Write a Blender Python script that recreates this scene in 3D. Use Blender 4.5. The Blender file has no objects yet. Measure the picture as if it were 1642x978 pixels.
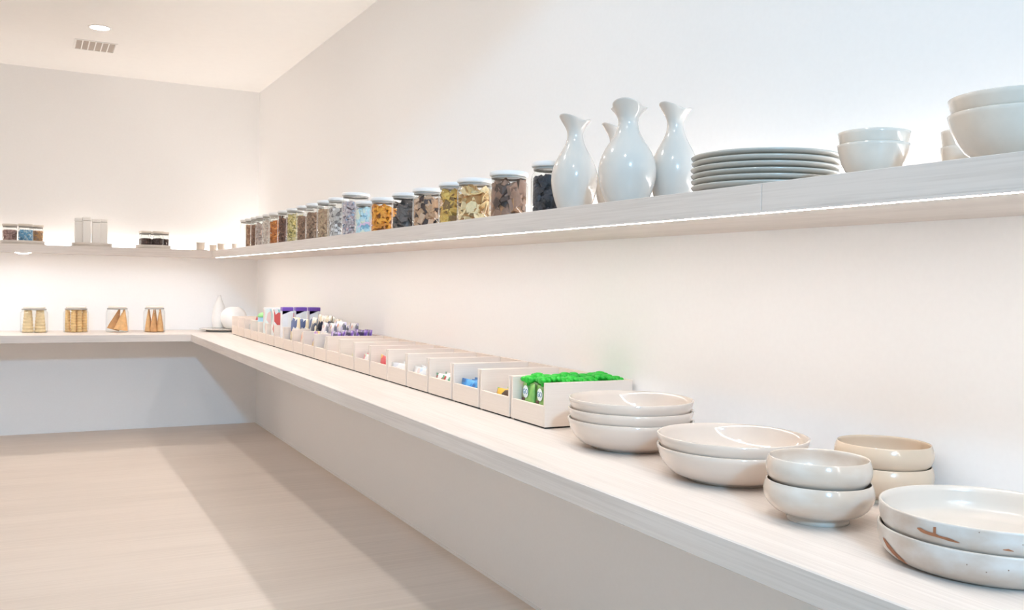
import bpy, bmesh, math, random
from mathutils import Vector, Matrix
PI = math.pi
S = bpy.context.scene
COL = S.collection

# ------------------------------------------------------------------ camera
YAW, PITCH, ROLL = .4844, -.0243, .0203
_f = Vector((math.sin(YAW)*math.cos(PITCH), math.cos(YAW)*math.cos(PITCH), math.sin(PITCH)))
_r = Vector((math.cos(YAW), -math.sin(YAW), 0)); _u = _r.cross(_f)
_c, _s = math.cos(ROLL), math.sin(ROLL)
_r, _u = _c*_r + _s*_u, -_s*_r + _c*_u
cam = bpy.data.cameras.new('camera'); camo = bpy.data.objects.new('camera', cam); COL.objects.link(camo)
cam.sensor_fit = 'HORIZONTAL'; cam.sensor_width = 36; cam.lens = 1468.88/1642*36
cam.clip_start = .05; cam.clip_end = 100
mw = Matrix((_r, _u, -_f)).transposed().to_4x4(); mw.translation = (-1.9361, -8.954, 1.3989)
camo.matrix_world = mw
S.camera = camo

# ------------------------------------------------------------------ light settings
WORLD_STRENGTH = .62
DAY_ENERGY, DAY_COL = 460, (.31, .66, 1.0)
LED_COL = (1.0, .945, .905)
LED_DOWN, LED_UP, LED_SPOT = 35.5, 29.0, 260.0
EXPOSURE = 0.09

w = bpy.data.worlds.new('world'); S.world = w; w.use_nodes = True
bg = w.node_tree.nodes['Background']; bg.inputs[0].default_value = (.62, .83, 1, 1); bg.inputs[1].default_value = WORLD_STRENGTH
# daylight from the tall window of the adjoining room behind the camera
dl = bpy.data.lights.new('daylight_window', 'AREA'); dl.shape = 'RECTANGLE'; dl.size = .4; dl.size_y = .5
dl.energy = DAY_ENERGY; dl.color = DAY_COL
dlo = bpy.data.objects.new('daylight_window', dl); COL.objects.link(dlo)
dlo.location = (-3.8, -15.3, 4.85)
dlo.rotation_euler = (Vector((-.4, -4, .9)) - dlo.location).to_track_quat('-Z', 'Y').to_euler()
S.cycles.transparent_max_bounces = 48; S.cycles.max_bounces = 14; S.cycles.diffuse_bounces = 12
S.view_settings.view_transform = 'Standard'; S.view_settings.look = 'None'
S.view_settings.gamma = 1; S.view_settings.exposure = EXPOSURE; S.view_settings.use_curve_mapping = False

# ------------------------------------------------------------------ materials
MATS = {}
def nt_new(name):
    m = bpy.data.materials.new(name); m.use_nodes = True
    return m, m.node_tree, m.node_tree.nodes['Principled BSDF']
def mat(name, col, rough=.5, var=0.0, scale=30, bump=0, spec=.5, coat=0, emis=None, metal=0, col2=None, stretch=(1,1,1)):
    if name in MATS: return MATS[name]
    m, t, b = nt_new(name); MATS[name] = m
    b.inputs['Roughness'].default_value = rough; b.inputs['Metallic'].default_value = metal
    b.inputs['Specular IOR Level'].default_value = spec; b.inputs['Coat Weight'].default_value = coat
    b.inputs['Base Color'].default_value = (*col, 1)
    if emis:
        b.inputs['Emission Color'].default_value = (*emis[0], 1); b.inputs['Emission Strength'].default_value = emis[1]
    if var or bump or col2:
        tc = t.nodes.new('ShaderNodeTexCoord'); mp = t.nodes.new('ShaderNodeMapping'); mp.inputs['Scale'].default_value = stretch
        n = t.nodes.new('ShaderNodeTexNoise'); n.inputs['Scale'].default_value = scale; n.inputs['Detail'].default_value = 5
        t.links.new(tc.outputs['Object'], mp.inputs[0]); t.links.new(mp.outputs[0], n.inputs['Vector'])
        r = t.nodes.new('ShaderNodeValToRGB'); c2 = col2 or tuple(max(0, c*(1-var)) for c in col)
        r.color_ramp.elements[0].position = .38; r.color_ramp.elements[1].position = .62
        r.color_ramp.elements[0].color = (*c2, 1); r.color_ramp.elements[1].color = (*col, 1)
        t.links.new(n.outputs['Fac'], r.inputs[0]); t.links.new(r.outputs[0], b.inputs['Base Color'])
        if bump:
            bp = t.nodes.new('ShaderNodeBump'); bp.inputs['Strength'].default_value = bump; bp.inputs['Distance'].default_value = .002
            t.links.new(n.outputs['Fac'], bp.inputs['Height']); t.links.new(bp.outputs[0], b.inputs['Normal'])
    return m
def wood(name, light, dark, axis, fine=1.0, rough=.45, knots=False, contrast=(.3, .7)):
    """whitewashed wood, grain running along `axis`"""
    m, t, b = nt_new(name); MATS[name] = m
    b.inputs['Roughness'].default_value = rough
    tc = t.nodes.new('ShaderNodeTexCoord')
    def noise(sc, st, det=6, dist=0):
        mp = t.nodes.new('ShaderNodeMapping'); v = [st]*3; v[axis] = 1; mp.inputs['Scale'].default_value = v
        n = t.nodes.new('ShaderNodeTexNoise'); n.inputs['Scale'].default_value = sc; n.inputs['Detail'].default_value = det
        n.inputs['Distortion'].default_value = dist
        t.links.new(tc.outputs['Object'], mp.inputs[0]); t.links.new(mp.outputs[0], n.inputs['Vector']); return n
    a = noise(2.2*fine, 60, 8, .3); c = noise(.7*fine, 7, 4, .5)
    mx = t.nodes.new('ShaderNodeMath'); mx.operation = 'MULTIPLY_ADD'; mx.inputs[1].default_value = .55
    sc = t.nodes.new('ShaderNodeMath'); sc.operation = 'MULTIPLY'; sc.inputs[1].default_value = .45
    t.links.new(c.outputs['Fac'], sc.inputs[0]); t.links.new(a.outputs['Fac'], mx.inputs[0]); t.links.new(sc.outputs[0], mx.inputs[2])
    r = t.nodes.new('ShaderNodeValToRGB'); r.color_ramp.elements[0].position, r.color_ramp.elements[1].position = contrast
    r.color_ramp.elements[0].color = (*dark, 1); r.color_ramp.elements[1].color = (*light, 1)
    t.links.new(mx.outputs[0], r.inputs[0]); t.links.new(r.outputs[0], b.inputs['Base Color'])
    bp = t.nodes.new('ShaderNodeBump'); bp.inputs['Strength'].default_value = .12; bp.inputs['Distance'].default_value = .001
    t.links.new(a.outputs['Fac'], bp.inputs['Height']); t.links.new(bp.outputs[0], b.inputs['Normal'])
    return m
def emis(name, col, st):
    m = bpy.data.materials.new(name); m.use_nodes = True; t = m.node_tree; t.nodes.clear()
    e = t.nodes.new('ShaderNodeEmission'); e.inputs[0].default_value = (*col, 1); e.inputs[1].default_value = st
    o = t.nodes.new('ShaderNodeOutputMaterial'); t.links.new(e.outputs[0], o.inputs[0]); MATS[name] = m; return m
def glass(name, tint=(.97, .985, .98)):
    """thin clear glass wall: see-through with a fresnel sheen"""
    m = bpy.data.materials.new(name); m.use_nodes = True; t = m.node_tree; t.nodes.clear()
    tr = t.nodes.new('ShaderNodeBsdfTransparent'); tr.inputs[0].default_value = (*tint, 1)
    g = t.nodes.new('ShaderNodeBsdfGlossy'); g.inputs['Roughness'].default_value = .03
    f = t.nodes.new('ShaderNodeLayerWeight'); f.inputs['Blend'].default_value = .5
    pw = t.nodes.new('ShaderNodeMath'); pw.operation = 'POWER'; pw.inputs[1].default_value = 3.0
    ma = t.nodes.new('ShaderNodeMath'); ma.operation = 'MULTIPLY_ADD'; ma.inputs[1].default_value = .75; ma.inputs[2].default_value = .035
    mx = t.nodes.new('ShaderNodeMixShader'); o = t.nodes.new('ShaderNodeOutputMaterial')
    t.links.new(f.outputs['Facing'], pw.inputs[0]); t.links.new(pw.outputs[0], ma.inputs[0]); t.links.new(ma.outputs[0], mx.inputs[0])
    t.links.new(tr.outputs[0], mx.inputs[1]); t.links.new(g.outputs[0], mx.inputs[2])
    t.links.new(mx.outputs[0], o.inputs[0]); MATS[name] = m; return m
def printed(name, cols, scale=25, rough=.35, stretch=(1,1,1)):
    """flat print on packaging: blotches of the pack's ink colours"""
    m, t, b = nt_new(name); MATS[name] = m
    b.inputs['Roughness'].default_value = rough
    tc = t.nodes.new('ShaderNodeTexCoord'); mp = t.nodes.new('ShaderNodeMapping'); mp.inputs['Scale'].default_value = stretch
    v = t.nodes.new('ShaderNodeTexVoronoi'); v.inputs['Scale'].default_value = scale
    t.links.new(tc.outputs['Object'], mp.inputs[0]); t.links.new(mp.outputs[0], v.inputs['Vector'])
    sp = t.nodes.new('ShaderNodeSeparateColor'); t.links.new(v.outputs['Color'], sp.inputs[0])
    r = t.nodes.new('ShaderNodeValToRGB'); r.color_ramp.interpolation = 'CONSTANT'
    n = len(cols)
    while len(r.color_ramp.elements) < n: r.color_ramp.elements.new(.5)
    tot = sum(c[1] for c in cols); acc = 0
    for e, (c, wt) in zip(list(r.color_ramp.elements), cols): e.color = (*c, 1)
    pos = []
    for c, wt in cols: pos.append(acc/tot); acc += wt
    for i in range(n-1, -1, -1): r.color_ramp.elements[i].position = pos[i]
    for i in range(n): r.color_ramp.elements[i].color = (*cols[i][0], 1)
    t.links.new(sp.outputs[0], r.inputs[0]); t.links.new(r.outputs[0], b.inputs['Base Color'])
    return m

mat('wall_paint', (.89, .88, .87), .7, bump=.03, scale=60, var=.01)
mat('ceiling_paint', (.87, .85, .82), .8, var=.01, scale=20)
wood('floor_wood', (.77, .665, .575), (.67, .57, .485), 0, .55, .5, contrast=(.34, .6))
wood('oak_y', (.745, .68, .63), (.62, .555, .505), 1, 1.4, .4, contrast=(.34, .60))
wood('oak_x', (.745, .68, .63), (.62, .555, .505), 0, 1.4, .4, contrast=(.34, .60))
wood('bin_wood_x', (.80, .695, .605), (.73, .62, .53), 0, 2.5, .5, contrast=(.3, .7))
wood('bin_wood_y', (.80, .695, .605), (.73, .62, .53), 1, 2.5, .5, contrast=(.3, .7))
mat('seam', (.45, .40, .36), .7)
mat('gap_shade', (.035, .03, .028), .9)  # near-black that stands for the shade in the gap under the bins
mat('white_metal', (.82, .80, .78), .4)
mat('vent_dark', (.42, .36, .31), .7)
emis('led_down', LED_COL, LED_DOWN); emis('led_up', LED_COL, LED_UP); emis('led_spot', (1, .955, .92), LED_SPOT)
glass('jar_glass')
mat('lid_white', (.80, .80, .79), .35)
mat('lid_wood', (.74, .68, .60), .45)
mat('gasket', (.38, .36, .33), .6)
mat('ceramic_white', (.69, .635, .575), .15, var=.03, scale=6, coat=.4)
mat('ceramic_grey', (.56, .53, .475), .22, var=.06, scale=14, coat=.2)
mat('ceramic_cream', (.68, .575, .49), .10, var=.04, scale=9, coat=.5)
mat('ceramic_mottled', (.68, .63, .57), .15, col2=(.60, .495, .405), scale=7, coat=.25, stretch=(1,1,2.2))
mat('ceramic_tan', (.66, .515, .38), .15, var=.06, scale=9, coat=.25)
mat('ceramic_pale', (.78, .69, .595), .15, var=.06, scale=18, coat=.25)
mat('platter_glaze', (.65, .62, .585), .28, col2=(.52, .425, .35), scale=9, coat=.15, stretch=(1,1,1.8))
mat('platter_cream', (.64, .57, .50), .25, var=.03, scale=8, coat=.2)
mat('rust_clay', (.42, .17, .08), .7, var=.2, scale=60)
mat('speck', (.25, .18, .13), .6)
mat('matte_white', (.83, .81, .78), .5)
mat('tray_grey', (.66, .61, .56), .5, var=.05, scale=20)

# ------------------------------------------------------------------ mesh helpers
def link(o, parent=None):
    COL.objects.link(o)
    if parent is not None: o.parent = parent
    return o
def mesh_obj(name, bm, m, parent=None, loc=None, smooth=False, rot=None):
    me = bpy.data.meshes.new(name); bm.to_mesh(me); bm.free()
    for mm in (m if isinstance(m, (list, tuple)) else [m]): me.materials.append(MATS[mm] if isinstance(mm, str) else mm)
    if smooth:
        for p in me.polygons: p.use_smooth = True
    o = bpy.data.objects.new(name, me); link(o, parent)
    if loc is not None: o.location = loc
    if rot is not None: o.rotation_euler = rot
    return o
def tag(o, label=None, cat=None, group=None, kind=None):
    if label: o['label'] = label
    if cat: o['category'] = cat
    if group: o['group'] = group
    if kind: o['kind'] = kind
    return o
def thing(name, label, cat, loc=(0,0,0), rz=0, group=None):
    o = bpy.data.objects.new(name, None); o.empty_display_size = .05; link(o)
    o.location = loc; o.rotation_euler = (0, 0, rz)
    return tag(o, label, cat, group)
def add_box(bm, x0, x1, y0, y1, z0, z1, bev=0, mi=0, seg=1):
    r = bmesh.ops.create_cube(bm, size=1)
    vs = r['verts']
    for v in vs: v.co = Vector(((x0+x1)/2+v.co.x*(x1-x0), (y0+y1)/2+v.co.y*(y1-y0), (z0+z1)/2+v.co.z*(z1-z0)))
    fs = set(f for v in vs for f in v.link_faces)
    for f in fs: f.material_index = mi
    if bev:
        es = set(e for v in vs for e in v.link_edges)
        bmesh.ops.bevel(bm, geom=list(es), offset=bev, segments=seg, profile=.5, affect='EDGES')
def box(name, m, parent, x0, x1, y0, y1, z0, z1, bev=0, loc=None, seg=1):
    bm = bmesh.new(); add_box(bm, x0, x1, y0, y1, z0, z1, bev, 0, seg); return mesh_obj(name, bm, m, parent, loc)
def add_lathe(bm, prof, seg=48, cx=0, cy=0, z0=0, wob=None):
    rings = []
    for r, z in prof:
        if r < 1e-6: rings.append([bm.verts.new((cx, cy, z0+z))])
        else:
            rg = []
            for i in range(seg):
                a = 2*PI*i/seg; rr, zz = (r, z) if wob is None else wob(r, z, a)
                rg.append(bm.verts.new((cx+rr*math.cos(a), cy+rr*math.sin(a), z0+zz)))
            rings.append(rg)
    for A, B in zip(rings, rings[1:]):
        if len(A) == 1 and len(B) == 1: continue
        for i in range(seg):
            j = (i+1) % seg
            if len(A) == 1: bm.faces.new((A[0], B[j], B[i]))
            elif len(B) == 1: bm.faces.new((A[i], A[j], B[0]))
            else: bm.faces.new((A[i], A[j], B[j], B[i]))
def lathe(name, prof, m, parent=None, loc=None, seg=48, wob=None):
    bm = bmesh.new(); add_lathe(bm, prof, seg, wob=wob)
    bmesh.ops.recalc_face_normals(bm, faces=bm.faces)
    return mesh_obj(name, bm, m, parent, loc, True)
def catmull(pts, n=4):
    out = []
    for i in range(len(pts)-1):
        p0 = pts[max(i-1, 0)]; p1 = pts[i]; p2 = pts[i+1]; p3 = pts[min(i+2, len(pts)-1)]
        for k in range(n):
            t = k/n
            out.append(tuple(.5*((2*p1[j])+(-p0[j]+p2[j])*t+(2*p0[j]-5*p1[j]+4*p2[j]-p3[j])*t*t+(-p0[j]+3*p1[j]-3*p2[j]+p3[j])*t**3) for j in (0, 1)))
    out.append(pts[-1]); return [(max(0, r), z) for r, z in out]
def structure(o, label): o['kind'] = 'structure'; o['label'] = label; return o

# ------------------------------------------------------------------ room shell
H = 3.1705
YB = -8.0            # pantry's open end, cut short out of view so daylight reaches the wall
XL = -3.9
structure(box('floor', 'floor_wood', None, XL, 0, -18, 0, -.1, 0), 'whitewashed pale wood floor')
structure(box('ceiling', 'ceiling_paint', None, XL-.15, .15, YB, .15, H, H+.12), 'plain white ceiling')
structure(box('wall_right', 'wall_paint', None, 0, .15, YB-3, .15, -.1, H), 'long white wall behind shelf and counter')
structure(box('wall_far', 'wall_paint', None, XL-.15, 0, 0, .15, -.1, H), 'white end wall')
structure(box('wall_left', 'wall_paint', None, XL-.15, XL, YB, 0, -.1, H), 'white wall on the left, out of view')
structure(box('baseboard_right', 'wall_paint', None, -.008, 0, YB, -.008, 0, .012), 'thin flush strip along the wall base')
structure(box('baseboard_far', 'wall_paint', None, XL, 0, -.008, 0, 0, .012), 'thin flush strip along the end wall base')

# ------------------------------------------------------------------ counters and shelves
HC, HCB, DC = .90, .8384, .7102
HS, HSB, DS = 1.63, 1.565, .5093
YE = -9.7
t = thing('counter', 'long whitewashed oak counter along the right wall carrying bins and bowls', 'counter', (0, 0, 0))
bm = bmesh.new(); add_box(bm, -DC, -.001, YE, -DC-.0008, HCB, HC, .0025); mesh_obj('counter_slab', bm, 'oak_y', t)
t = thing('counter', 'short whitewashed oak counter on the end wall carrying cone jars', 'counter', (0, 0, 0))
bm = bmesh.new(); add_box(bm, XL, -.001, -DC, -.001, HCB, HC, .0025); mesh_obj('counter_slab', bm, 'oak_x', t)

t = thing('wall_shelf', 'long floating oak shelf with glowing strip on the right wall', 'shelf', (0, 0, 0))
YS = -7.414                                           # butt joint between the two boards
def board(m, parent, x0, x1, y0, y1, lip):          # a board with a thin front lip that shields the light strip
    bm = bmesh.new(); add_box(bm, x0, x1, y0, y1, HSB+.0045, HS, .0012)
    add_box(bm, *lip, HSB, HSB+.006); mesh_obj('shelf_board', bm, m, parent)
board('oak_y', t, -DS, -.001, YS+.0006, -DS-.0008, (-DS, -DS+.009, YS+.0006, -DS-.0008))
board('oak_y', t, -DS, -.001, YE, YS-.0006, (-DS, -DS+.009, YE, YS-.0006))
tag(box('led_strip', 'led_down', t, -DS+.016, -DS+.038, YE, -DS-.03, HSB+.0012, HSB+.0042), 'warm glowing strip under front edge')
tag(box('led_strip', 'led_up', t, -.035, -.012, YE, -.05, HS+.0005, HS+.004), 'hidden warm strip washing the wall above')
t = thing('wall_shelf', 'short floating oak shelf on the end wall carrying round trays', 'shelf', (0, 0, 0))
board('oak_x', t, XL, -.001, -DS, -.001, (XL, -DS, -DS, -DS+.009))
tag(box('led_strip', 'led_down', t, XL, -DS-.0, -DS+.016, -DS+.038, HSB+.0012, HSB+.0042), 'warm glowing strip under front edge')
tag(box('led_strip', 'led_up', t, XL, -.05, -.035, -.012, HS+.0005, HS+.004), 'hidden warm strip washing the wall above')
t = thing('puck_light', 'small round puck light under the end wall shelf', 'light', (-1.99, -.44, HSB+.0042))
lathe('housing', [(0, 0), (.062, 0), (.062, -.010), (.055, -.012), (.05, -.010)], 'white_metal', t, seg=32)
lathe('lens', [(.05, -.010), (.03, -.015), (0, -.016)], 'led_down', t, seg=32)

# ceiling fittings
for i, y in enumerate((-1.70, -3.75, -5.8, -7.85)):
    t = thing('downlight', ['round recessed downlight beside the ceiling vent', 'round recessed downlight, second from the end wall',
        'round recessed downlight, third from the end wall', 'round recessed downlight nearest the pantry entrance'][i], 'light', (-1.507, y, H), group='ceiling downlights')
    lathe('trim_ring', [(.060, -.001), (.063, -.006), (.078, -.004), (.080, 0)], 'white_metal', t, seg=40)
    lathe('lens', [(.0605, -.0025), (.03, -.003), (0, -.003)], 'led_spot', t, seg=40)
t = thing('ceiling_vent', 'small white ceiling air vent with six slots', 'vent', (-1.503, -1.095, H))
VX, VY = .1375, .152
bm = bmesh.new()
for x0, x1, y0, y1 in ((-VX-.012, VX+.012, -VY-.012, -VY), (-VX-.012, VX+.012, VY, VY+.012), (-VX-.012, -VX, -VY, VY), (VX, VX+.012, -VY, VY)):
    add_box(bm, x0, x1, y0, y1, -.006, -.0005)
mesh_obj('frame', bm, 'ceiling_paint', t)
pw = 2*VX/6
for i in range(6):
    x = -VX + pw*i
    box('slot', 'vent_dark', t, x+.004, x+pw-.004, -VY, VY, -.0025, -.0005)
    if i: box('divider', 'ceiling_paint', t, x-.004, x+.004, -VY, VY, -.006, -.0005)

# ------------------------------------------------------------------ jars
def jar_profile(r, h):
    hb = h-.045
    return [(0, .004), (r*.9, .004), (r*.965, .002), (r, .010), (r, hb-.012), (r*.985, hb-.004), (r*.93, hb+.004), (r*.88, hb+.010), (r*.88, h-.020)]
def lid_profile(r, h, flat=.018):
    R = r*1.0
    return [(0, h-flat), (R*.94, h-flat), (R*.99, h-flat+.003), (R, h-flat+.007), (R, h-.006), (R*.985, h-.002), (R*.95, h), (0, h)]
JM = {}
def make_jar(label, x, y, z, r, h, group=None, lid='lid_white', lidr=None):
    t = thing('glass_jar', label, 'jar', (x, y, z), group=group)
    k = (round(r, 4), round(h, 4), lid)
    if k not in JM:
        a = lathe('jar_body', jar_profile(r, h), 'jar_glass', t, seg=40)
        b = lathe('lid', lid_profile(lidr or r, h), lid, t, seg=40)
        c = lathe('gasket', [(r*.80, h-.019), (r*.90, h-.019), (r*.90, h-.026), (r*.885, h-.028), (r*.885, h-.0195)], 'gasket', t, seg=32)
        c.parent = b
        JM[k] = [(o.name.split('.')[0], o.data) for o in (a, b, c)]
    else:
        last = None
        for n, me in JM[k]: last = link(bpy.data.objects.new(n, me), last if n == 'gasket' else t)
    return t
def rnd_rot(rg): return Matrix.Rotation(rg.uniform(0, 2*PI), 3, 'Z') @ Matrix.Rotation(rg.uniform(0, PI), 3, 'X') @ Matrix.Rotation(rg.uniform(0, 2*PI), 3, 'Z')
def piece(kind, s, rg):
    """vertices and faces of one morsel"""
    if kind == 'chunk':
        a, b, c = s*rg.uniform(.6, 1), s*rg.uniform(.5, .9), s*rg.uniform(.25, .5)
        v = [(sx*a*rg.uniform(.8, 1), sy*b*rg.uniform(.8, 1), sz*c) for sx in (-1, 1) for sy in (-1, 1) for sz in (-1, 1)]
        f = [(0, 1, 3, 2), (4, 6, 7, 5), (0, 4, 5, 1), (2, 3, 7, 6), (0, 2, 6, 4), (1, 5, 7, 3)]
    elif kind == 'cube':
        v = [(sx*s*.55, sy*s*.55, sz*s*.5) for sx in (-1, 1) for sy in (-1, 1) for sz in (-1, 1)]
        f = [(0, 1, 3, 2), (4, 6, 7, 5), (0, 4, 5, 1), (2, 3, 7, 6), (0, 2, 6, 4), (1, 5, 7, 3)]
    elif kind == 'stick':
        a = s*rg.uniform(1.3, 2.2); b = s*.28
        v = [(sx*a, sy*b, sz*b) for sx in (-1, 1) for sy in (-1, 1) for sz in (-1, 1)]
        f = [(0, 1, 3, 2), (4, 6, 7, 5), (0, 4, 5, 1), (2, 3, 7, 6), (0, 2, 6, 4), (1, 5, 7, 3)]
    elif kind == 'chip':
        n = 9; k = rg.uniform(.5, 1.2)
        v = [(0, 0, 0), (0, 0, -s*.14)]; f = []
        for lay in (0, -s*.14):
            for i in range(n):
                a = 2*PI*i/n; q = s*rg.uniform(.85, 1.05) if lay == 0 else s*.95
                x, y = q*math.cos(a), q*math.sin(a)*.85; v.append((x, y, k*x*x/s*.55+lay+.1*s*rg.uniform(-1, 1)))
        for i in range(n):
            j = (i+1) % n; f += [(0, 2+i, 2+j), (1, 2+n+j, 2+n+i), (2+i, 2+n+i, 2+n+j, 2+j)]
    elif kind == 'ring':
        v = []; f = []; N, M = 9, 5
        for i in range(N):
            a = 2*PI*i/N
            for j in range(M):
                b = 2*PI*j/M; q = s*(.72+.3*math.cos(b)); v.append((q*math.cos(a), q*math.sin(a), s*.3*math.sin(b)))
        for i in range(N):
            for j in range(M): f.append((i*M+j, ((i+1) % N)*M+j, ((i+1) % N)*M+(j+1) % M, i*M+(j+1) % M))
    else:   # ball / bean
        v = [(0, 0, s)]; f = []; N = 6; el = 1.0 if kind == 'ball' else 1.7
        for zz, q in ((.5, .87), (-.5, .87)):
            for i in range(N): a = 2*PI*i/N; v.append((s*q*math.cos(a)*el, s*q*math.sin(a), zz*s))
        v.append((0, 0, -s))
        for i in range(N):
            j = (i+1) % N; f += [(0, 1+i, 1+j), (1+i, 1+N+i, 1+N+j, 1+j), (2*N+1, 1+N+j, 1+N+i)]
    m = rnd_rot(rg)
    return [m @ Vector(p) for p in v], f
def make_contents(name, label, cat, x, y, z, r, h, kind, s, cols, seed, dens=2.0):
    rg = random.Random(seed); V = []; F = []; MI = []
    z0 = .007
    # a core to close the heap, in the darkest colour as shade between pieces
    n = 16; cr = r*.72; core = min(range(len(cols)), key=lambda q: sum(cols[q][0]))
    for zz in (z0, h*.93):
        for i in range(n): V.append((cr*math.cos(2*PI*i/n), cr*math.sin(2*PI*i/n), zz))
    for i in range(n): F.append((i, (i+1) % n, n+(i+1) % n, n+i)); MI.append(core)
    F.append(tuple(range(n-1, -1, -1))); MI.append(core); F.append(tuple(range(n, 2*n))); MI.append(core)
    cnt = int(dens*2*PI*r*h/(s*s*2.2)); top = int(dens*PI*r*r/(s*s*2.2))
    cnt = min(cnt, 900); top = min(top, 250)
    wts = [c[1] for c in cols]
    for i in range(cnt+top):
        if i < cnt: q, zz = r*rg.uniform(.74, .97), rg.uniform(z0, h)
        else: q, zz = r*math.sqrt(rg.random())*.9, h+rg.uniform(-.3, .5)*s
        a = rg.uniform(0, 2*PI); v, f = piece(kind, s*rg.uniform(.8, 1.15), rg)
        mi = rg.choices(range(len(cols)), wts)[0]; b = len(V)
        for p in v:
            px, py, pz = p.x+q*math.cos(a), p.y+q*math.sin(a), max(p.z+zz, z0)
            d = math.hypot(px, py)
            if d > r: px *= r/d; py *= r/d
            V.append((px, py, pz))
        for g in f: F.append(tuple(b+k for k in g)); MI.append(mi)
    me = bpy.data.meshes.new(name); me.from_pydata(V, [], F)
    for c, wt in cols: me.materials.append(colmat(c))
    me.polygons.foreach_set('material_index', MI); me.update()
    o = bpy.data.objects.new(name, me); link(o); o.location = (x, y, z)
    return tag(o, label, cat, kind='stuff')
def colmat(c, rough=.55):
    n = 'food_%d_%d_%d' % tuple(int(v*255) for v in c)
    return mat(n, c, rough, var=.12, scale=80)

ORD = ['first', 'second', 'third', 'fourth', 'fifth', 'sixth', 'seventh', 'eighth', 'ninth', 'tenth', 'eleventh', 'twelfth', 'thirteenth', 'fourteenth',
       'fifteenth', 'sixteenth', 'seventeenth', 'eighteenth', 'nineteenth', 'twentieth', 'twenty-first']
# tall jars, far to near: y, contents
BR, DB, LB = (.30, .15, .085), (.16, .07, .045), (.46, .28, .17)
TALL = [(-.979, None), (-1.171, ('nut_pieces', 'brown nut pieces', 'bean', .012, [(LB, 2), (BR, 1)])),
 (-1.391, ('cocoa_nibs', 'reddish brown nibs', 'chunk', .010, [((.33, .17, .11), 2), (BR, 1)])),
 (-1.581, ('pale_flakes', 'pale pinkish flakes', 'chip', .016, [((.72, .60, .54), 2), ((.62, .48, .42), 1)])),
 (-1.817, ('coconut_shreds', 'off-white shreds', 'stick', .011, [((.76, .68, .60), 2), ((.70, .58, .50), 1)])),
 (-2.037, ('dried_apricot', 'orange dried fruit', 'chip', .020, [((.74, .30, .07), 2), ((.58, .20, .05), 1)])),
 (-2.305, ('cinnamon_sticks', 'dark reddish brown sticks', 'stick', .018, [(DB, 2), ((.27, .12, .08), 2)])),
 (-2.566, ('green_pasta', 'yellow green twists', 'stick', .015, [((.66, .53, .20), 2), ((.36, .30, .10), 1), ((.78, .66, .38), 1)])),
 (-2.837, ('brown_sugar', 'fine brown crumbs', 'ball', .007, [((.36, .20, .12), 2), ((.28, .15, .09), 1)])),
 (-3.073, ('granola', 'brown granola clusters', 'ball', .010, [((.38, .24, .15), 2), ((.28, .16, .10), 2)])),
 (-3.336, ('oat_clusters', 'tan oat clusters', 'ball', .009, [((.50, .34, .21), 2), ((.38, .23, .14), 1)])),
 (-3.574, ('trail_mix', 'grey and white candies', 'bean', .014, [((.50, .46, .43), 2), ((.20, .17, .16), 1), ((.74, .72, .72), 1)]))]
for i, (y, c) in enumerate(TALL):
    what = c[1] if c else None
    make_jar('tall lidded glass jar of %s, %s from the shelf corner' % (what, ORD[i]) if c else 'tall lidded glass jar, almost empty, first from the shelf corner',
             -.30, y, HS, .062, .256, 'tall jars on the right shelf')
    if c: make_contents(c[0], '%s filling the %s tall jar from the shelf corner' % (c[1], ORD[i]), 'food', -.30, y, HS, .0525, .186+.008*math.sin(i*2.1), c[2], c[3], c[4], 10+i)
make_jar('wide tall glass jar of lilac sprinkles beside the pastel candy jar', -.29, -3.882, HS, .08, .262)
make_contents('sprinkle_mix', 'lilac and pink sprinkles in the widest tall jar', 'food', -.29, -3.882, HS, .075, .20, 'ball', .009,
    [((.62, .54, .55), 3), ((.52, .42, .44), 2), ((.40, .46, .58), 1), ((.70, .45, .45), .6)], 31, 2.4)
SHORT = [(-4.169, 'pastel_candy', 'pastel blue and pink candies', 'bean', .020, [((.55, .78, .86), 2), ((.82, .62, .80), 1.2), ((.80, .84, .72), 1), ((.22, .45, .62), .5)], 'short lidded glass jar of pastel candies'),
 (-4.426, 'orange_pretzels', 'bright orange cheese rings', 'ring', .021, [((.88, .38, .03), 3), ((.74, .27, .02), 1), ((.36, .12, .02), .2)], 'short lidded glass jar of bright orange rings'),
 (-4.741, 'chocolate_cookies', 'large dark grey brown cookies', 'chip', .036, [((.12, .095, .085), 3), ((.17, .13, .12), 1)], 'short lidded glass jar of dark chocolate cookies'),
 (-5.017, 'cookie_bites', 'tan bites with dark chips', 'chunk', .022, [((.52, .31, .18), 3), ((.62, .42, .29), 2), ((.09, .05, .04), .9)], 'short lidded glass jar of tan chocolate chip bites'),
 (-5.320, 'plantain_chips', 'yellow and brown plantain chips', 'chip', .027, [((.68, .42, .09), 3), ((.26, .14, .045), 2), ((.80, .56, .16), 1)], 'short lidded glass jar of yellow brown chips'),
 (-5.515, 'potato_chips', 'pale cream crinkled chips', 'chip', .030, [((.90, .71, .42), 4), ((.82, .58, .28), 1), ((.55, .28, .09), .35)], 'short lidded glass jar of pale cream chips'),
 (-5.817, 'brownie_chunks', 'milk chocolate brown chunks', 'chunk', .034, [((.30, .165, .11), 3), ((.40, .20, .10), 1), ((.10, .055, .04), .7)], 'short lidded glass jar of chocolate brown chunks'),
 (-6.150, 'dark_berries', 'blue black dried berries', 'ball', .013, [((.022, .024, .034), 3), ((.045, .05, .075), 1)], 'short lidded glass jar of blue black berries beside the carafes')]
for i, (y, nm, desc, kind, s, cols, lab) in enumerate(SHORT):
    make_jar(lab, -.31, y, HS, .075, .193, 'short jars on the right shelf')
    make_contents(nm, desc + ' inside a short shelf jar', 'food', -.31, y, HS, .068, .132, kind, s, cols, 50+i, 1.8)

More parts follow.
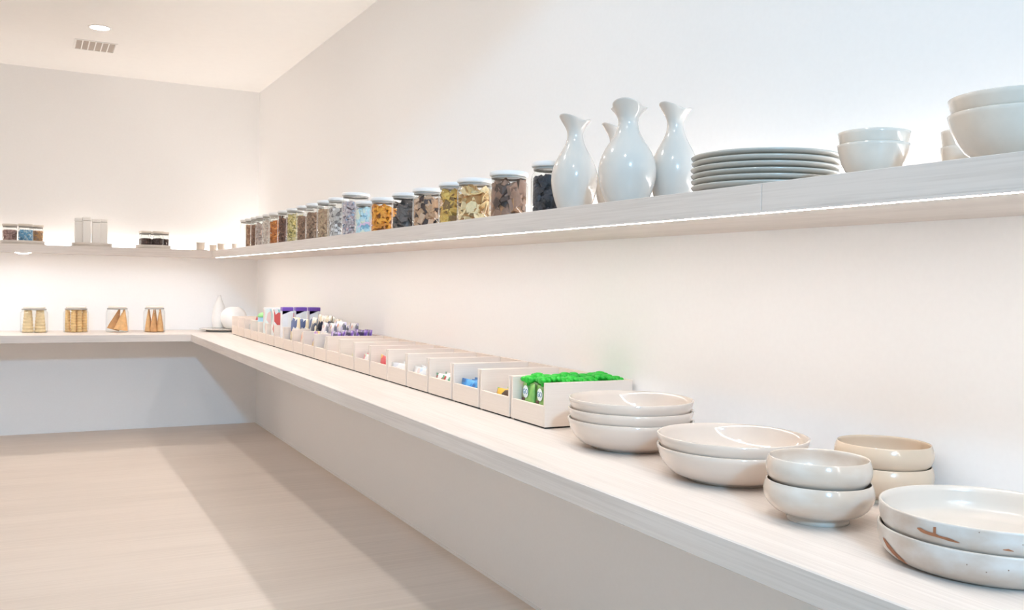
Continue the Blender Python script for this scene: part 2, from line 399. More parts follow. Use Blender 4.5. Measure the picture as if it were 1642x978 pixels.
# ------------------------------------------------------------------ carafes
def carafe(label, x, y, sc, hs, rot, seed):
    prof = [(0, .004), (.044, .003), (.050, 0), (.056, .004), (.066, .024), (.077, .058), (.0825, .096), (.077, .132), (.062, .164), (.045, .190), (.0335, .212), (.0285, .232), (.0295, .248), (.037, .263), (.048, .277), (.0545, .286)]
    inner = [(.052, .2855), (.045, .275), (.034, .261), (.0265, .247), (.0255, .232), (.029, .214)]
    def wob(r, z, a):
        k = max(0, (z-.245)/.041); k = k*k
        lip = math.cos(a)                       # pouring lip towards a = 0
        rr = r*(1+k*(.16*max(0, lip)**3-.13*math.exp(-((abs(a-PI)-1.95)/.42)**2)+.03*math.cos(3*a)))
        zz = z+k*(.006*math.cos(2*a)+.006*max(0, lip)**4)
        return rr*sc, zz*hs
    t = thing('carafe', label, 'carafe', (x, y, HS), rot, 'white carafes')
    lathe('carafe_body', catmull(prof, 3)+inner, 'ceramic_white', t, seg=64, wob=wob)
carafe('white ceramic carafe beside the jar of dark berries', -.41, -6.461, .895, 1.01, 3.4, 1)
carafe('largest white ceramic carafe, standing in front at the middle', -.41, -6.752, 1.015, 1.0, 3.9, 2)
carafe('white ceramic carafe next to the stacked plates', -.25, -6.765, .86, 1.03, 3.3, 3)
carafe('white ceramic carafe mostly hidden behind the largest one', -.20, -6.385, .83, 1.03, 3.1, 4)

# ------------------------------------------------------------------ plates and bowls on the upper shelf
rg = random.Random(4)
PLP = [(0, .003), (.095, .003), (.100, 0), (.106, 0), (.112, .004), (.150, .007), (.172, .012), (.180, .0175), (.1815, .021), (.179, .0225), (.174, .020), (.150, .013), (.10, .0105), (0, .010)]
for i in range(6):
    o = lathe('dinner_plate', [(r*(1+rg.uniform(-.01, .01)), z) for r, z in PLP] if 0 else PLP, 'ceramic_grey', None,
              (-.285+rg.uniform(-.004, .004), -7.185+rg.uniform(-.004, .004), HS+.0005+i*.0152), seg=64)
    sc = 1.03+rg.uniform(-.012, .012); o.scale = (sc, sc, 1)
    tag(o, ['lowest plate of the stack on the upper shelf', 'second plate from the bottom of the stack', 'third plate from the bottom of the stack',
        'fourth plate from the bottom of the stack', 'plate just under the top one of the stack', 'topmost grey white plate of the stack'][i], 'plate', 'stacked dinner plates')
def bowl_prof(R, h, rb, belly, th=.006, foot=.004, lip=0.0):
    """outer wall from the foot to the rim, then the inner wall"""
    out = [(0, foot*.6), (rb*.9, foot*.6), (rb*.94, 0), (rb, 0), (rb*1.01, foot)]
    for k, (fr, fz) in enumerate(belly): out.append((rb+(R-rb)*fr, foot+(h-foot)*fz))
    top = [(R-th*.12, h-.0008), (R-th*.5, h), (R-th*.88, h-.0012)]
    inn = [(rb+(R-rb)*fr-th, max(foot+(h-foot)*fz, foot+th)) for fr, fz in reversed(belly)]
    inn = inn[1:] + [(rb*.8, foot+th*.9), (0, foot+th*.85)]
    return out+top+inn
def bowl(name, label, m, x, y, z, R, h, rb, belly, group, th=.006, foot=.004, wobble=.0, seg=72):
    o = lathe(name, bowl_prof(R, h, rb, belly, th, foot), m, None, (x, y, z), seg)
    return tag(o, label, 'bowl', group)
STRAIGHT = [(.10, .06), (.45, .22), (.72, .45), (.88, .70), (.97, .9), (1, .985)]
for i, (dz, lab) in enumerate(((0, 'lower small pale bowl between plates and large bowls, upper shelf'), (.0255, 'upper small pale bowl between plates and large bowls, upper shelf'))):
    bowl('small_bowl', lab, 'ceramic_pale', -.36+.001*i, -7.585, HS+.0005+dz, .0725, .075, .040, STRAIGHT, 'small bowls on the upper shelf', .005)
for i, (dz, lab) in enumerate(((0, 'lower large pale bowl at the right end of the upper shelf'), (.029, 'upper large pale bowl at the right end of the upper shelf'))):
    bowl('large_bowl', lab, 'ceramic_pale', -.355, -7.905, HS+.0005+dz, .119, .092, .062, STRAIGHT, 'large bowls on the upper shelf', .006)
for i, (dz, lab) in enumerate(((0, 'lower cream cup half hidden behind the large bowls'), (.034, 'upper cream cup half hidden behind the large bowls'))):
    bowl('cup', lab, 'ceramic_pale', -.155, -7.655, HS+.0005+dz, .052, .080, .034, STRAIGHT, 'cups behind the large bowls', .0045)['category'] = 'cup'

# ------------------------------------------------------------------ bowls on the counter
ROUND = [(.22, .05), (.52, .18), (.74, .38), (.88, .60), (.96, .82), (1, .985)]
for i, lab in enumerate(('lowest wide cream bowl in the stack of three', 'middle wide cream bowl in the stack of three', 'top wide cream bowl in the stack of three')):
    bowl('serving_bowl', lab, 'ceramic_cream', -.295, -6.635, HC+.0005+i*.031, .194-.001*i, .090, .118, ROUND, 'three stacked cream bowls')
for i, lab in enumerate(('lower wide cream bowl in the stack of two', 'upper wide cream bowl in the stack of two')):
    bowl('serving_bowl', lab, 'ceramic_cream', -.31, -7.115, HC+.0005+i*.030, .195, .085, .122, ROUND, 'two stacked cream bowls')
def incurved(name, label, m, x, y, z, R, h, rb, group):
    prof = [(0, .005), (rb*.86, .005), (rb*.90, 0), (rb, 0), (rb*1.0, .012), (rb+(R-rb)*.45, .020), (rb+(R-rb)*.76, .032), (R*.975, .046), (R, .060), (R*.985, .073), (R*.955, h-.003), (R*.94, h), (R*.92, h-.003),
            (R*.94, .072), (R*.955, .060), (R*.92, .044), (R*.75, .026), (R*.5, .017), (0, .015)]
    o = lathe(name, catmull(prof, 2), m, None, (x, y, z), 72)
    return tag(o, label, 'bowl', group)
incurved('rounded_bowl', 'lower mottled white bowl with incurved rim and foot ring', 'ceramic_mottled', -.425, -7.522, HC+.0005, .1155, .086, .066, 'mottled white bowls')
incurved('rounded_bowl', 'upper mottled white bowl with incurved rim', 'ceramic_mottled', -.424, -7.520, HC+.0505, .1105, .086, .060, 'mottled white bowls')
incurved('rounded_bowl', 'lower tan bowl behind the mottled white bowls', 'ceramic_tan', -.128, -7.44, HC+.0005, .114, .086, .066, 'tan bowls')
incurved('rounded_bowl', 'upper tan bowl behind the mottled white bowls', 'ceramic_tan', -.128, -7.44, HC+.0505, .112, .086, .060, 'tan bowls')
def platter_r(z, R=.190):     # outer radius at a height
    pts = [(0, .158), (.004, .168), (.012, .178), (.024, .1855), (.040, .1895), (.061, .190)]
    for (a, ra), (b, rb) in zip(pts, pts[1:]):
        if z <= b: return (ra+(rb-ra)*(z-a)/(b-a))*R/.190
    return R
def platter(label, x, y, z, R, patches, specks):
    k = R/.190
    prof = [(0, .002), (.140*k, .002), (.145*k, 0)]+[(platter_r(q, R), q) for q in (0, .003, .006, .012, .018, .026, .034, .042, .050, .058)]+[(.1895*k, .0608), (.1875*k, .062), (.185*k, .0608),
            (.1825*k, .050), (.181*k, .034), (.176*k, .020), (.168*k, .0125), (.12*k, .0105), (0, .010)]
    t = thing('platter', label, 'platter', (x, y, z), group='stacked platters')
    pb = lathe('platter_body', prof, ['platter_glaze', 'platter_cream'], t, seg=96)
    for p in pb.data.polygons:
        c = p.center
        if p.normal.z > .3 or (p.normal.x*c.x+p.normal.y*c.y < 0 and c.z > .008): p.material_index = 1
    for pl in patches:
        bm = bmesh.new(); n = len(pl)//2; up = pl[:n]; lo = pl[n:][::-1]; m = 6; grid = []
        for (th, za), (_, zb) in zip(up, lo):           # columns that follow the curve of the wall
            col = []
            for q in range(m+1):
                zz = za+(zb-za)*q/m; rr = platter_r(zz, R)+.0009; col.append(bm.verts.new((rr*math.cos(th), rr*math.sin(th), zz)))
            grid.append(col)
        for i in range(n-1):
            for q in range(m): bm.faces.new((grid[i][q], grid[i+1][q], grid[i+1][q+1], grid[i][q+1]))
        mesh_obj('unglazed_patch', bm, 'rust_clay', pb)
    for th, zz in specks:
        rr = platter_r(zz, R)+.0002; bm = bmesh.new(); bmesh.ops.create_icosphere(bm, subdivisions=1, radius=.0012)
        mesh_obj('speck', bm, 'speck', pb, (rr*math.cos(th), rr*math.sin(th), zz))
def patch(th0, th1, up, lo):
    n = len(up)
    return [(th0+(th1-th0)*i/(n-1), up[i]) for i in range(n)]+[(th0+(th1-th0)*i/(n-1), lo[i]) for i in range(n-1, -1, -1)]
PX, PY = -.370, -7.878
A = math.radians
platter('lower platter with rust mark near its base', PX, PY, HC+.0005, .188, [patch(A(150), A(168), [.041, .039, .034, .028, .021, .014], [.036, .026, .018, .010, .006, .006])], [(A(206), .040), (A(225), .040), (A(215), .032)])
platter('upper platter with rust streak on its side', PX+.001, PY, HC+.0415, .187,
    [patch(A(179), A(202), [.0425, .044, .042, .041, .0405, .041, .0385, .038, .038, .037, .035, .033], [.041, .037, .0355, .035, .0345, .0345, .034, .0335, .0325, .032, .0318, .0322]),
     patch(A(188.5), A(190), [.051, .052], [.039, .039]), patch(A(222), A(227), [.032, .034, .031], [.031, .030, .030])], [(A(211), .056), (A(231), .043)])

# ------------------------------------------------------------------ wooden bins
BY0, PIT, BW = -.743, .2625, .250
BXF, BXB, BT = -.376, -.014, .012
BH, BFH = .158, .078
BINS = []
def make_bin(i, label):
    y1 = BY0-PIT*i-.004; y0 = y1-BW
    t = thing('wooden_bin', label, 'bin', ((BXF+BXB)/2, (y0+y1)/2, HC), group='pale wooden bins in a row on the counter')
    hx = (BXB-BXF)/2; hy = BW/2; z0 = .006
    if not BINS:
        P = [box('shade_plinth', 'gap_shade', t, -hx+.008, hx-.008, -hy+.008, hy-.008, 0, z0),  # support block coloured as the shadow line beneath the raised bin
             box('base_panel', 'bin_wood_x', t, -hx+BT, hx-BT, -hy+BT, hy-BT, z0, z0+.010),
             box('side_panel', 'bin_wood_x', t, -hx, hx, -hy, -hy+BT, z0, BH, .001),
             box('side_panel', 'bin_wood_x', t, -hx, hx, hy-BT, hy, z0, BH, .001),
             box('back_panel', 'bin_wood_y', t, hx-BT, hx, -hy+BT, hy-BT, z0, BH, .001),
             box('front_panel', 'bin_wood_y', t, -hx, -hx+BT, -hy+BT, hy-BT, z0, BFH, .001)]
        BINS.extend((p.name.split('.')[0], p.data) for p in P)
    else:
        for n, me in BINS: link(bpy.data.objects.new(n, me), t)
    return (y0+y1)/2
BD = {20: 'full of green capped pouches, nearest the bowls', 19: 'with yellow packets, next to the green pouches', 18: 'with bright blue wrappers', 17: 'with white packets dotted red and green',
      16: 'with white and pale blue packets', 15: 'with plain white packets', 14: 'with red and yellow packets', 13: 'with white packets and one pink red packet', 12: 'with one yellow green bag',
      11: 'empty, beside the bin with the yellow green bag', 10: 'with a row of purple topped packs', 9: 'with puffy white bags and a purple pack in front', 8: 'with cream and black snack bags and a peach packet',
      7: 'with a single upright cream and navy bag in front', 6: 'with three tall purple topped boxes', 5: 'with tall white box printed red and teal', 4: 'with tall mint and pink carton',
      3: 'with green lidded blue tub', 2: 'with a red packet in a grey tray', 1: 'empty, second from the end wall', 0: 'empty, nearest the end wall'}
YC = [make_bin(i, 'pale wooden open-front bin ' + BD[i]) for i in range(21)]
ZB = HC+.0165

# pouches with big green caps ------------------------------------------------
mat('pouch_green', (.16, .42, .10), .35, col2=(.30, .52, .14), scale=22)
mat('cap_green', (.015, .46, .03), .45)
mat('logo_white', (.82, .85, .86), .4); mat('logo_blue', (.10, .27, .42), .4); mat('print_teal', (.02, .25, .25), .4); mat('print_brown', (.16, .07, .05), .4)
def pillow(bm, hw, ht, z0, z1, nx=6, nz=8, flat_bottom=True, crimp=.003, mi=0):
    """filled pouch: lens section in plan, closing to a flat seal at the top (and bottom)"""
    F, B = [], []
    for k in range(nz+1):
        t = k/nz; z = z0+(z1-z0)*t
        th = ht*(math.sin(PI*min(1, (t*.92+.16) if flat_bottom else t))**.6 if 0 < t < 1 else (0.55 if (t == 0 and flat_bottom) else 0))
        rf, rb = [], []
        for i in range(nx+1):
            s = -1+2*i/nx; q = th*math.sqrt(max(0, 1-s*s*.94))+crimp*.3
            rf.append(bm.verts.new((-q, s*hw, z))); rb.append(bm.verts.new((q, s*hw, z)))
        F.append(rf); B.append(rb)
    for k in range(nz):
        for i in range(nx):
            bm.faces.new((F[k][i], F[k][i+1], F[k+1][i+1], F[k+1][i])); bm.faces.new((B[k][i+1], B[k][i], B[k+1][i], B[k+1][i+1]))
        bm.faces.new((F[k][0], F[k+1][0], B[k+1][0], B[k][0])); bm.faces.new((F[k][nx], B[k][nx], B[k+1][nx], F[k+1][nx]))
    for i in range(nx):
        bm.faces.new((F[nz][i], F[nz][i+1], B[nz][i+1], B[nz][i])); bm.faces.new((F[0][i+1], F[0][i], B[0][i], B[0][i+1]))
def text_mesh(body, size):
    cu = bpy.data.curves.new('lettering', 'FONT'); cu.body = body; cu.size = size; cu.align_x = 'CENTER'; cu.align_y = 'CENTER'; cu.extrude = .0004; cu.resolution_u = 3
    o = bpy.data.objects.new('lettering', cu); COL.objects.link(o)
    bpy.context.view_layer.update()
    me = bpy.data.meshes.new_from_object(o.evaluated_get(bpy.context.evaluated_depsgraph_get()))
    bpy.data.objects.remove(o); return me
PM = []
def make_pouch(x, y, label, rz, front, spin, lift):
    t = thing('squeeze_pouch', label, 'pouch', (x, y, ZB), rz, 'green squeeze pouches')
    if not PM:
        bm = bmesh.new(); pillow(bm, .048, .0135, 0, .122); PM.append(('pouch_body', mesh_obj('tmp', bm, 'pouch_green', None, smooth=True)))
        bm = bmesh.new()
        add_lathe(bm, [(0, .118), (.009, .118), (.009, .126), (.017, .128), (.019, .134), (.019, .146), (.016, .152), (.008, .154), (0, .154)], 14)
        for a in range(4):
            r = bmesh.ops.create_uvsphere(bm, u_segments=8, v_segments=6, radius=.0125)
            for v in r['verts']: v.co = Vector((v.co.x*.75+.014*math.cos(a*PI/2+PI/4), v.co.y*1.25+.026*math.sin(a*PI/2+PI/4), v.co.z*.8+.140))
        bmesh.ops.recalc_face_normals(bm, faces=bm.faces)
        PM.append(('cap', mesh_obj('tmp', bm, 'cap_green', None, smooth=True)))
        bm = bmesh.new(); add_lathe(bm, [(0, 0), (.021, 0), (.0225, .0006), (.021, .0012), (0, .0012)], 24); PM.append(('logo_disc', mesh_obj('tmp', bm, 'logo_white', None)))
        me = text_mesh('GO', .026); me.materials.append(MATS['logo_blue']); PM.append(('logo_letters', bpy.data.objects.new('tmp', me)))
        bm = bmesh.new(); add_box(bm, -.0006, .0006, -.012, .012, -.010, .010); PM.append(('fruit_print', mesh_obj('tmp', bm, 'print_brown', None)))
        bm = bmesh.new(); add_box(bm, -.0006, .0006, -.018, .018, -.007, .007); PM.append(('flavour_print', mesh_obj('tmp', bm, 'print_teal', None)))
    def put(k, loc=(0, 0, 0), rot=(0, 0, 0), par=None):
        o = bpy.data.objects.new(PM[k][0], PM[k][1].data); link(o, par or t); o.location = loc; o.rotation_euler = rot; return o
    body = put(0); put(1, (0, 0, lift), (0, 0, spin))
    if front:
        put(2, (-.0135, 0, .092), (0, -PI/2, 0), body); put(3, (-.0152, 0, .092), (PI/2, 0, -PI/2), body); put(4, (-.0142, .018, .060), (0, 0, 0), body); put(5, (-.0142, -.022, .050), (0, 0, 0), body)
rg = random.Random(9)
for r in range(9):
    for c in range(2):
        front = r == 0
        lab = 'green capped squeeze pouch, %s row from the front panel, %s column' % (ORD[r], ('far', 'near')[c])
        make_pouch(-.341+r*.0375+rg.uniform(-.001, .001), YC[20]+(.054 if c == 0 else -.054)+rg.uniform(-.004, .004), lab, rg.uniform(-.10, .10), front, rg.uniform(-.5, .5), rg.uniform(-.004, .008))
for n, o in PM:
    if o.name in COL.objects: COL.objects.unlink(o)

# packets, bags and boxes ----------------------------------------------------
printed('p_yellow', [((.80, .48, .05), 5), ((.10, .06, .04), 1), ((.75, .70, .62), 1), ((.25, .45, .06), .8)], 26)
printed('p_blue', [((.03, .28, .68), 5), ((.02, .14, .42), 1.5), ((.10, .42, .78), 1.5)], 45)
printed('p_dots', [((.80, .80, .78), 6), ((.55, .06, .05), .9), ((.12, .40, .22), .9)], 60)
printed('p_paleblue', [((.80, .80, .80), 5), ((.55, .66, .80), 1.2), ((.75, .62, .58), .6)], 38)
printed('p_white', [((.80, .79, .78), 6), ((.68, .68, .72), 1)], 30)
printed('p_red', [((.66, .03, .05), 4), ((.78, .45, .06), 1.3)], 24)
printed('p_pink', [((.80, .79, .77), 4), ((.72, .20, .22), 1.2), ((.45, .62, .40), .5)], 26)
printed('p_lime', [((.62, .64, .12), 4), ((.42, .44, .30), 1)], 30)
printed('p_beige', [((.70, .62, .54), 4), ((.50, .50, .42), .8)], 28)
printed('p_purple', [((.20, .09, .42), 4), ((.55, .44, .68), 1.2), ((.05, .03, .10), 1)], 26)
printed('p_whitebag', [((.80, .78, .76), 6), ((.16, .16, .20), .9), ((.78, .36, .20), .7), ((.60, .55, .70), .8)], 42)
printed('p_cream', [((.74, .62, .42), 4), ((.70, .68, .62), 2), ((.04, .08, .22), 1.6), ((.50, .25, .08), .5)], 22)
printed('p_navy', [((.02, .03, .07), 3), ((.72, .62, .44), 3), ((.03, .16, .28), .9), ((.80, .77, .72), 2.2)], 30)
printed('p_peach', [((.80, .68, .58), 4), ((.80, .40, .24), 1.4)], 30)
printed('p_sunset', [((.72, .50, .10), 3), ((.62, .24, .10), 1), ((.26, .10, .36), 1.2)], 30)
printed('p_redteal', [((.80, .80, .78), 4), ((.62, .10, .09), 1), ((.30, .58, .56), 1.2), ((.78, .55, .50), .8)], 24, stretch=(1,1,.6))
printed('p_mint', [((.74, .82, .80), 4), ((.78, .60, .56), 1.2), ((.50, .74, .76), 1)], 24, stretch=(1,1,.6))
mat('box_white', (.80, .80, .82), .4); mat('box_purple', (.17, .07, .42), .35); mat('pack_red', (.62, .04, .05), .4); mat('tub_blue', (.38, .62, .76), .4)
mat('tub_green', (.30, .62, .24), .35); mat('tray_card', (.62, .60, .58), .6); mat('bag_navy', (.02, .05, .18), .35); mat('tub_white', (.80, .80, .78), .4)
PK = {}
def packet(kind, name, label, cat, m, x, y, z, hw, ht, h, rot=(0, 0, 0), group=None):
    """sealed foil packet; crimped top and bottom"""
    k = (m, hw, ht, h)
    if k not in PK:
        bm = bmesh.new(); pillow(bm, hw, ht, 0, h, flat_bottom=(kind == 'bag')); bmesh.ops.recalc_face_normals(bm, faces=bm.faces)
        o = mesh_obj(name, bm, m, None, (x, y, z), True, rot); PK[k] = o.data
    else:
        o = bpy.data.objects.new(name, PK[k]); link(o); o.location = (x, y, z); o.rotation_euler = rot
    return tag(o, label, cat, group)
def row(i, name, label, cat, m, xs, h, hw, ht, group, z=ZB, lean=.10, dy=0.02, seed=0, kind='bag'):
    rg = random.Random(seed+i*7)
    for q, x in enumerate(xs):
        packet(kind, name, label if len(xs) == 1 else '%s, %s from the front panel' % (label, ORD[q]), cat, m, x, YC[i]+rg.uniform(-dy, dy), z, hw, ht, h, (rg.uniform(-.05, .05), rg.uniform(0, lean), rg.uniform(-.15, .15)), group).scale = (1, 1, rg.uniform(.90, 1.04) if len(xs) > 3 else 1)
row(19, 'snack_packet', 'yellow snack packet in the bin next to the green pouches', 'packet', 'p_yellow', [-.335, -.298, -.26], .078, .055, .014, 'yellow packets', dy=.03)
row(18, 'wrapped_candy', 'bright blue foil wrapper in a bin', 'packet', 'p_blue', [-.349, -.322, -.295, -.267], .086, .095, .011, 'blue wrappers')
row(17, 'snack_packet', 'white packet with red and green dots in a bin', 'packet', 'p_dots', [-.349, -.318, -.287], .082, .100, .012, 'dotted packets', dy=.01)
row(16, 'snack_packet', 'white and pale blue packet in a bin', 'packet', 'p_paleblue', [-.349, -.316, -.283], .086, .098, .012, 'pale blue packets')
row(15, 'snack_packet', 'plain white packet in a bin', 'packet', 'p_white', [-.349, -.316, -.283], .082, .100, .012, 'white packets')
row(14, 'snack_packet', 'red and yellow packet in a bin', 'packet', 'p_red', [-.349, -.316, -.283], .100, .072, .012, 'red packets')
row(13, 'snack_packet', 'white packet with pink red print in a bin', 'packet', 'p_pink', [-.349, -.315], .086, .095, .012, 'pink packets')
row(12, 'snack_bag', 'yellow green bag standing alone in a bin', 'bag', 'p_lime', [-.325], .105, .040, .016, None, dy=0)
row(10, 'snack_bag', 'beige bag in front of the purple topped packs', 'bag', 'p_beige', [-.335], .125, .075, .016, None, dy=0)
row(10, 'purple_pack', 'purple foil pack standing in a row in a bin', 'packet', 'p_purple', [-.285, -.245, -.205, -.165, -.125, -.085], .168, .085, .013, 'purple packs', dy=.012, seed=3)
row(9, 'snack_bag', 'purple and yellow bag at the front of a bin', 'bag', 'p_sunset', [-.335], .150, .055, .015, None, dy=0)
row(9, 'puffy_bag', 'puffy white printed snack bag standing in a bin', 'bag', 'p_whitebag', [-.283, -.235, -.187, -.139, -.091], .205, .098, .020, 'puffy white bags', dy=.01, seed=5)
row(8, 'snack_packet', 'peach packet at the front of a bin', 'packet', 'p_peach', [-.335], .125, .075, .015, None, dy=0)
row(8, 'snack_bag', 'cream and black snack bag in a bin', 'bag', 'p_navy', [-.285, -.24, -.195, -.15, -.105], .235, .098, .019, 'cream and black snack bags', dy=.01, seed=8)
row(7, 'snack_bag', 'upright cream and navy bag at the front of a bin', 'bag', 'p_cream', [-.325], .215, .085, .022, None, dy=0)
row(7, 'snack_bag', 'cream snack bag behind the upright one', 'bag', 'p_cream', [-.272, -.222, -.172], .205, .085, .020, 'cream snack bags', dy=.01, seed=2)
for k, x in enumerate((-.322, -.225, -.128)):
    t = thing('carton', 'tall white carton with purple top, %s' % ('at the front of its bin', 'between two like it', 'nearest the wall')[k], 'box', (x, YC[6]-.01, ZB), group='purple topped cartons')
    cb = box('carton_body', 'box_white', t, -.039, .039, -.03, .03, 0, .250, .002)
    box('carton_top', 'box_purple', t, -.0395, .0395, -.0305, .0305, .2505, .277, .002)
    bm = bmesh.new(); vs = [bm.verts.new(p) for p in ((-.039, -.0312, .2500), (.022, -.0312, .2500), (-.020, -.0312, .232), (-.039, -.0312, .225))]
    bm.faces.new(vs); bmesh.ops.solidify(bm, geom=bm.faces[:], thickness=.0008); mesh_obj('printed_corner', bm, 'box_purple', cb)
    box('printed_panel', 'p_white', cb, .0, .032, -.0313, -.0301, .12, .235)
for k, x in enumerate((-.315, -.215)):
    t = thing('carton', 'tall white carton printed red and teal, %s' % ('at the front of its bin', 'behind the front one')[k], 'box', (x, YC[5], ZB), group='red and teal cartons')
    box('carton_body', 'p_redteal', t, -.042, .042, -.05, .05, 0, .252, .002); box('carton_flap', 'box_white', t, -.0415, .0415, -.0495, .0495, .2525, .262, .002)
for k, x in enumerate((-.315, -.215)):
    t = thing('carton', 'tall mint and pink carton, %s' % ('at the front of its bin', 'behind the front one')[k], 'box', (x, YC[4], ZB), group='mint cartons')
    box('carton_body', 'p_mint', t, -.042, .042, -.05, .05, 0, .245, .002); box('carton_flap', 'box_white', t, -.0415, .0415, -.0495, .0495, .2455, .254, .002)
for k, x in enumerate((-.308, -.205)):
    t = thing('snack_tub', 'blue tub with domed green lid, %s' % ('at the front of its bin', 'behind the front one')[k], 'tub', (x, YC[3]-.02, ZB), group='green lidded tubs')
    lathe('tub_body', [(0, 0), (.040, 0), (.043, .004), (.045, .11), (0, .11)], 'tub_white', t, seg=32)
    lathe('printed_band', [(.0453, .112), (.0465, .115), (.0475, .168), (.0465, .172), (0, .172), (0, .1105), (.0453, .1105)], 'tub_blue', t, seg=32)
    lathe('tub_lid', [(0, .1725), (.049, .1725), (.050, .178), (.047, .192), (.036, .203), (.018, .209), (0, .210)], 'tub_green', t, seg=32)
t = thing('card_tray', 'grey card tray inside the third bin from the end wall', 'tray', (-.29, YC[2], ZB))
box('tray_body', 'tray_card', t, -.055, .055, -.09, .09, 0, .100, .002); box('tray_header', 'tray_card', t, .045, .055, -.09, .09, .1005, .175, .001)
packet('bag', 'snack_packet', 'red packet standing on the grey card tray', 'packet', 'pack_red', -.305, YC[2]-.03, ZB+.101, .030, .014, .062)

# ------------------------------------------------------------------ end wall counter: cone jars, gourd vases
wood('waffle', (.74, .50, .24), (.60, .36, .14), 0, 2, .7)
mat('wafer_pale', (.86, .66, .38), .7, var=.1, scale=40); mat('wafer_gold', (.82, .53, .23), .7, var=.12, scale=40)
mat('cone_brown', (.62, .31, .12), .7, var=.15, scale=40); mat('cone_tan', (.76, .43, .18), .7, var=.15, scale=40)
JX = [(-1.906, -.30), (-1.588, -.30), (-1.264, -.31), (-.963, -.32)]
JL = ['wide glass jar of pale stacked wafer cups, leftmost on the end counter', 'glass jar packed with golden waffle cups on the end counter', 'glass jar of leaning waffle cones on the end counter', 'glass jar of upright pointed sugar cones on the end counter']
JR = [.104, .098, .092, .090]; JH = [.218, .222, .226, .230]
for k in range(4): make_jar(JL[k], JX[k][0], JX[k][1], HC, JR[k], JH[k], 'cone jars on the end counter', 'lid_wood', JR[k]*.80)
def cup_stack(n, r0, r1, step):       # stacked cake cups: ridged, narrowing upwards
    pr = [(0, 0)]
    for i in range(n):
        q = r0+(r1-r0)*i/n; pr += [(q, i*step), (q*1.0, i*step+step*.55), (q*.90, i*step+step*.62), (q*.90, i*step+step*.98)]
    pr += [(r1, n*step), (0, n*step+.004)]; return pr
def cone_prof(r, h): return [(0, .001), (r*.88, .001), (r, 0), (r*1.02, .006), (r*.97, .010), (r*.86, h*.22), (r*.12, h*.98), (0, h)]
for k, (dx, dy) in enumerate(((-.045, -.01), (.045, -.01))):
    tag(lathe('wafer_cups', cup_stack(7, .044, .028, .0272), 'wafer_pale', None, (JX[0][0]+dx, JX[0][1]+dy, HC+.006), 28), 'pale stack of wafer cups, %s in the leftmost cone jar' % ('left one', 'right one')[k], 'wafer', 'pale wafer cups')
for k, (dx, dy) in enumerate(((-.064, 0), (-.021, -.040), (.024, -.036), (.065, .002), (0, .045))):
    tag(lathe('waffle_cups', cup_stack(8, .0225, .0205, .0232), 'wafer_gold', None, (JX[1][0]+dx, JX[1][1]+dy, HC+.006), 24), 'golden stack of waffle cups, %s in the tightly packed jar' % ('leftmost', 'front left', 'front right', 'rightmost', 'hindmost')[k], 'wafer', 'golden waffle cups')
def tilted(name, prof, m, loc, tilt, label, grp):
    o = lathe(name, prof, m, None, loc, 28); o.rotation_euler = tilt; return tag(o, label, 'cone', grp)
tilted('waffle_cone', cone_prof(.050, .188), 'cone_brown', (JX[2][0]-.032, JX[2][1]+.022, HC+.022), (0, .28, 0), 'darker waffle cone leaning right in its jar', 'leaning waffle cones')
tilted('waffle_cone', cone_prof(.056, .182), 'cone_tan', (JX[2][0]+.026, JX[2][1]-.030, HC+.020), (0, .16, 0), 'lighter waffle cone in front in its jar', 'leaning waffle cones')
for k in range(6):
    a = k*PI/3+.3
    tag(lathe('sugar_cone', cone_prof(.0295, .196), 'cone_tan' if k % 2 else 'cone_brown', None, (JX[3][0]+.054*math.cos(a), JX[3][1]+.054*math.sin(a), HC+.006), 24), 'upright pointed sugar cone, %s in the jar nearest the corner' % ('rightmost', 'back right', 'back left', 'leftmost', 'front left', 'front right')[k], 'cone', 'upright sugar cones')

t = thing('serving_plate', 'pale footed plate under white gourd vases in the counter corner', 'plate', (-.385, -.30, HC))
lathe('foot', [(0, 0), (.135, 0), (.135, .013), (0, .013)], 'gasket', t, seg=48)  # darker than the plate, painting the shade under its raised rim
lathe('plate_rim', [(0, .0135), (.13, .0135), (.188, .020), (.194, .025), (.190, .028), (.13, .021), (0, .020)], 'ceramic_white', t, seg=64)
def gourd(r, z, a): return r*(1+.05*abs(math.cos(4*a))*math.sin(min(PI, z/.19*PI))), z
tag(lathe('round_vase', catmull([(0, 0), (.05, 0), (.085, .02), (.106, .06), (.112, .105), (.102, .155), (.067, .190), (.030, .202), (.018, .198), (0, .192)], 4), 'matte_white', None, (-.275, -.30, HC+.0225), 64, gourd),
    'round white ribbed gourd vase on the corner plate', 'vase')
tag(lathe('teardrop_vase', catmull([(0, 0), (.035, 0), (.058, .03), (.068, .09), (.064, .15), (.050, .215), (.030, .270), (.016, .310), (.013, .325), (0, .322)], 4), 'matte_white', None, (-.365, -.075, HC+.0005), 48),
    'tall white teardrop vase behind the round gourd vase', 'vase')

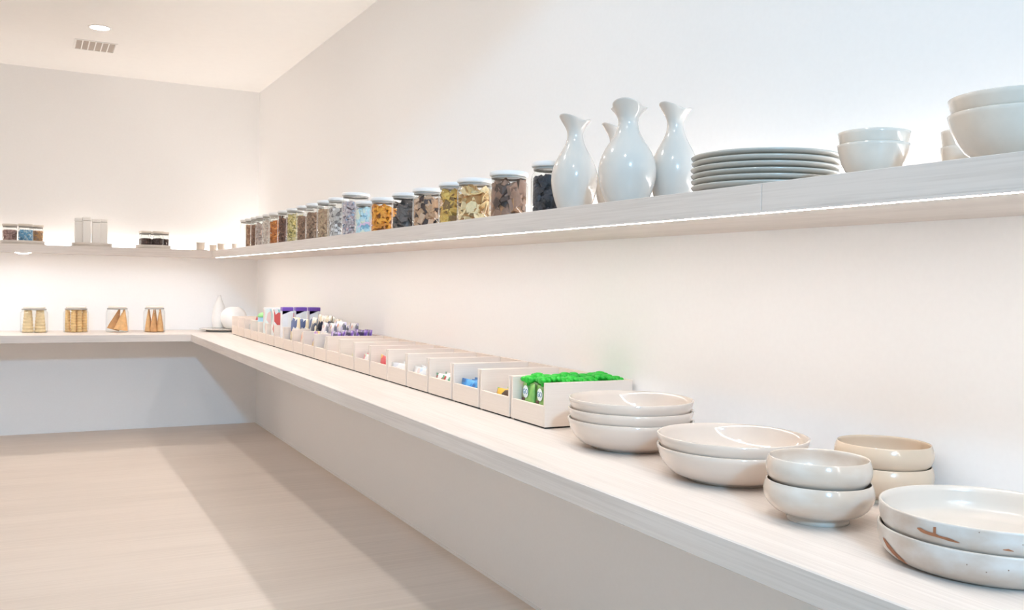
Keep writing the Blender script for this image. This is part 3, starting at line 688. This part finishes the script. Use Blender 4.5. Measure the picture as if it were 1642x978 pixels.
# ------------------------------------------------------------------ end wall shelf: trays
def tray(label, x, y, r):
    t = thing('round_tray', label, 'tray', (x, y, HS), group='round trays on the end shelf')
    lathe('tray_foot', [(0, .0005), (r*.97, .0005), (r, .004), (r*.97, .010), (0, .010)], 'tray_grey', t, seg=48)
    lathe('tray_top', [(0, .0105), (r*.90, .0105), (r*.925, .015), (r*.925, .034), (r*.905, .036), (r*.89, .034), (r*.88, .022), (0, .022)], 'tray_grey', t, seg=48)
tray('round grey tray with three jars of sweets on the end shelf', -1.995, -.27, .180)
for dx, dy, lab, cols in ((-.095, 0.02, 'pink sprinkles', [((.55, .36, .33), 2), ((.38, .22, .20), 1)]), (.022, -.075, 'blue candies', [((.16, .42, .66), 3), ((.45, .62, .74), 1)]), (.10, .045, 'orange brown nuts', [((.62, .36, .16), 2), ((.45, .30, .22), 1)])):
    make_jar('squat glass jar of %s on the left tray' % lab, -1.995+dx, -.27+dy, HS+.0225, .058, .150, 'squat jars on the left tray', 'lid_wood')
    make_contents('sweets', '%s filling a squat jar on the left tray' % lab, 'food', -1.995+dx, -.27+dy, HS+.0225, .0535, .092, 'ball', .008, cols, int(dx*1000)+300)
tray('round grey tray with white canisters on the end shelf', -1.468, -.27, .172)
CN = ['leftmost', 'second from left', 'third from left', 'rightmost']
for k, (dx, dy, h) in enumerate(((-.103, .0, .225), (-.045, -.055, .232), (.030, -.04, .220), (.088, .0, .226))):
    t = thing('canister', 'tall white square canister, %s on the middle tray' % CN[k], 'canister', (-1.468+dx, -.27+dy, HS+.0225), .0, 'white canisters on the middle tray')
    bm = bmesh.new(); add_box(bm, -.033, .033, -.033, .033, 0, h*.86, .008, 0, 3); mesh_obj('canister_body', bm, 'matte_white', t)
    bm = bmesh.new(); add_box(bm, -.034, .034, -.034, .034, h*.865, h, .008, 0, 3); mesh_obj('canister_lid', bm, 'matte_white', t)
tray('round grey tray with jars of dark beans on the end shelf', -.972, -.27, .158)
BP = ['front', 'right side', 'back right', 'back left', 'left side']
for k in range(5):
    a = -PI/2+.35+k*2*PI/5; dx, dy = .087*math.cos(a), .087*math.sin(a)
    make_jar('squat glass jar of dark beans at the %s of the right tray' % BP[k], -.972+dx, -.27+dy, HS+.0225, .045, .135, 'squat jars on the right tray', 'lid_wood')
    make_contents('coffee_beans', 'dark beans in the squat jar at the %s of the right tray' % BP[k], 'food', -.972+dx, -.27+dy, HS+.0225, .041, .062, 'bean', .007, [((.045, .02, .015), 3), ((.09, .04, .03), 1)], 400+k)['group'] = 'dark beans'
# little ramekins where the shelves meet
t = thing('small_board', 'thin board under a ramekin at the shelf corner', 'board', (-.578, -.30, HS))
lathe('board_disc', [(0, .0005), (.070, .0005), (.075, .004), (.070, .009), (0, .009)], 'tray_grey', t, seg=36)
RAM = [(-.578, -.30, HS+.0095, .039, .066, 'small pale ramekin on the thin board at the shelf corner'), (-.455, -.22, HS, .034, .060, 'small pale ramekin, left of the pair in the shelf corner'),
       (-.375, -.20, HS, .038, .076, 'small pale ramekin, right of the pair in the shelf corner'), (-.300, -.42, HS, .024, .072, 'narrow little pale cup beside the almost empty tall jar')]
for x, y, z, r, h, lab in RAM:
    tag(lathe('ramekin', [(0, .003), (r*.8, .002), (r*.84, 0), (r*.9, .001), (r*.93, .008), (r, h*.86), (r*1.03, h*.92), (r*1.03, h), (r*.93, h), (r*.90, h*.8), (r*.82, .01), (0, .008)], 'ceramic_pale', None, (x, y, z+.0003), 32), lab, 'ramekin', 'ramekins in the shelf corner')
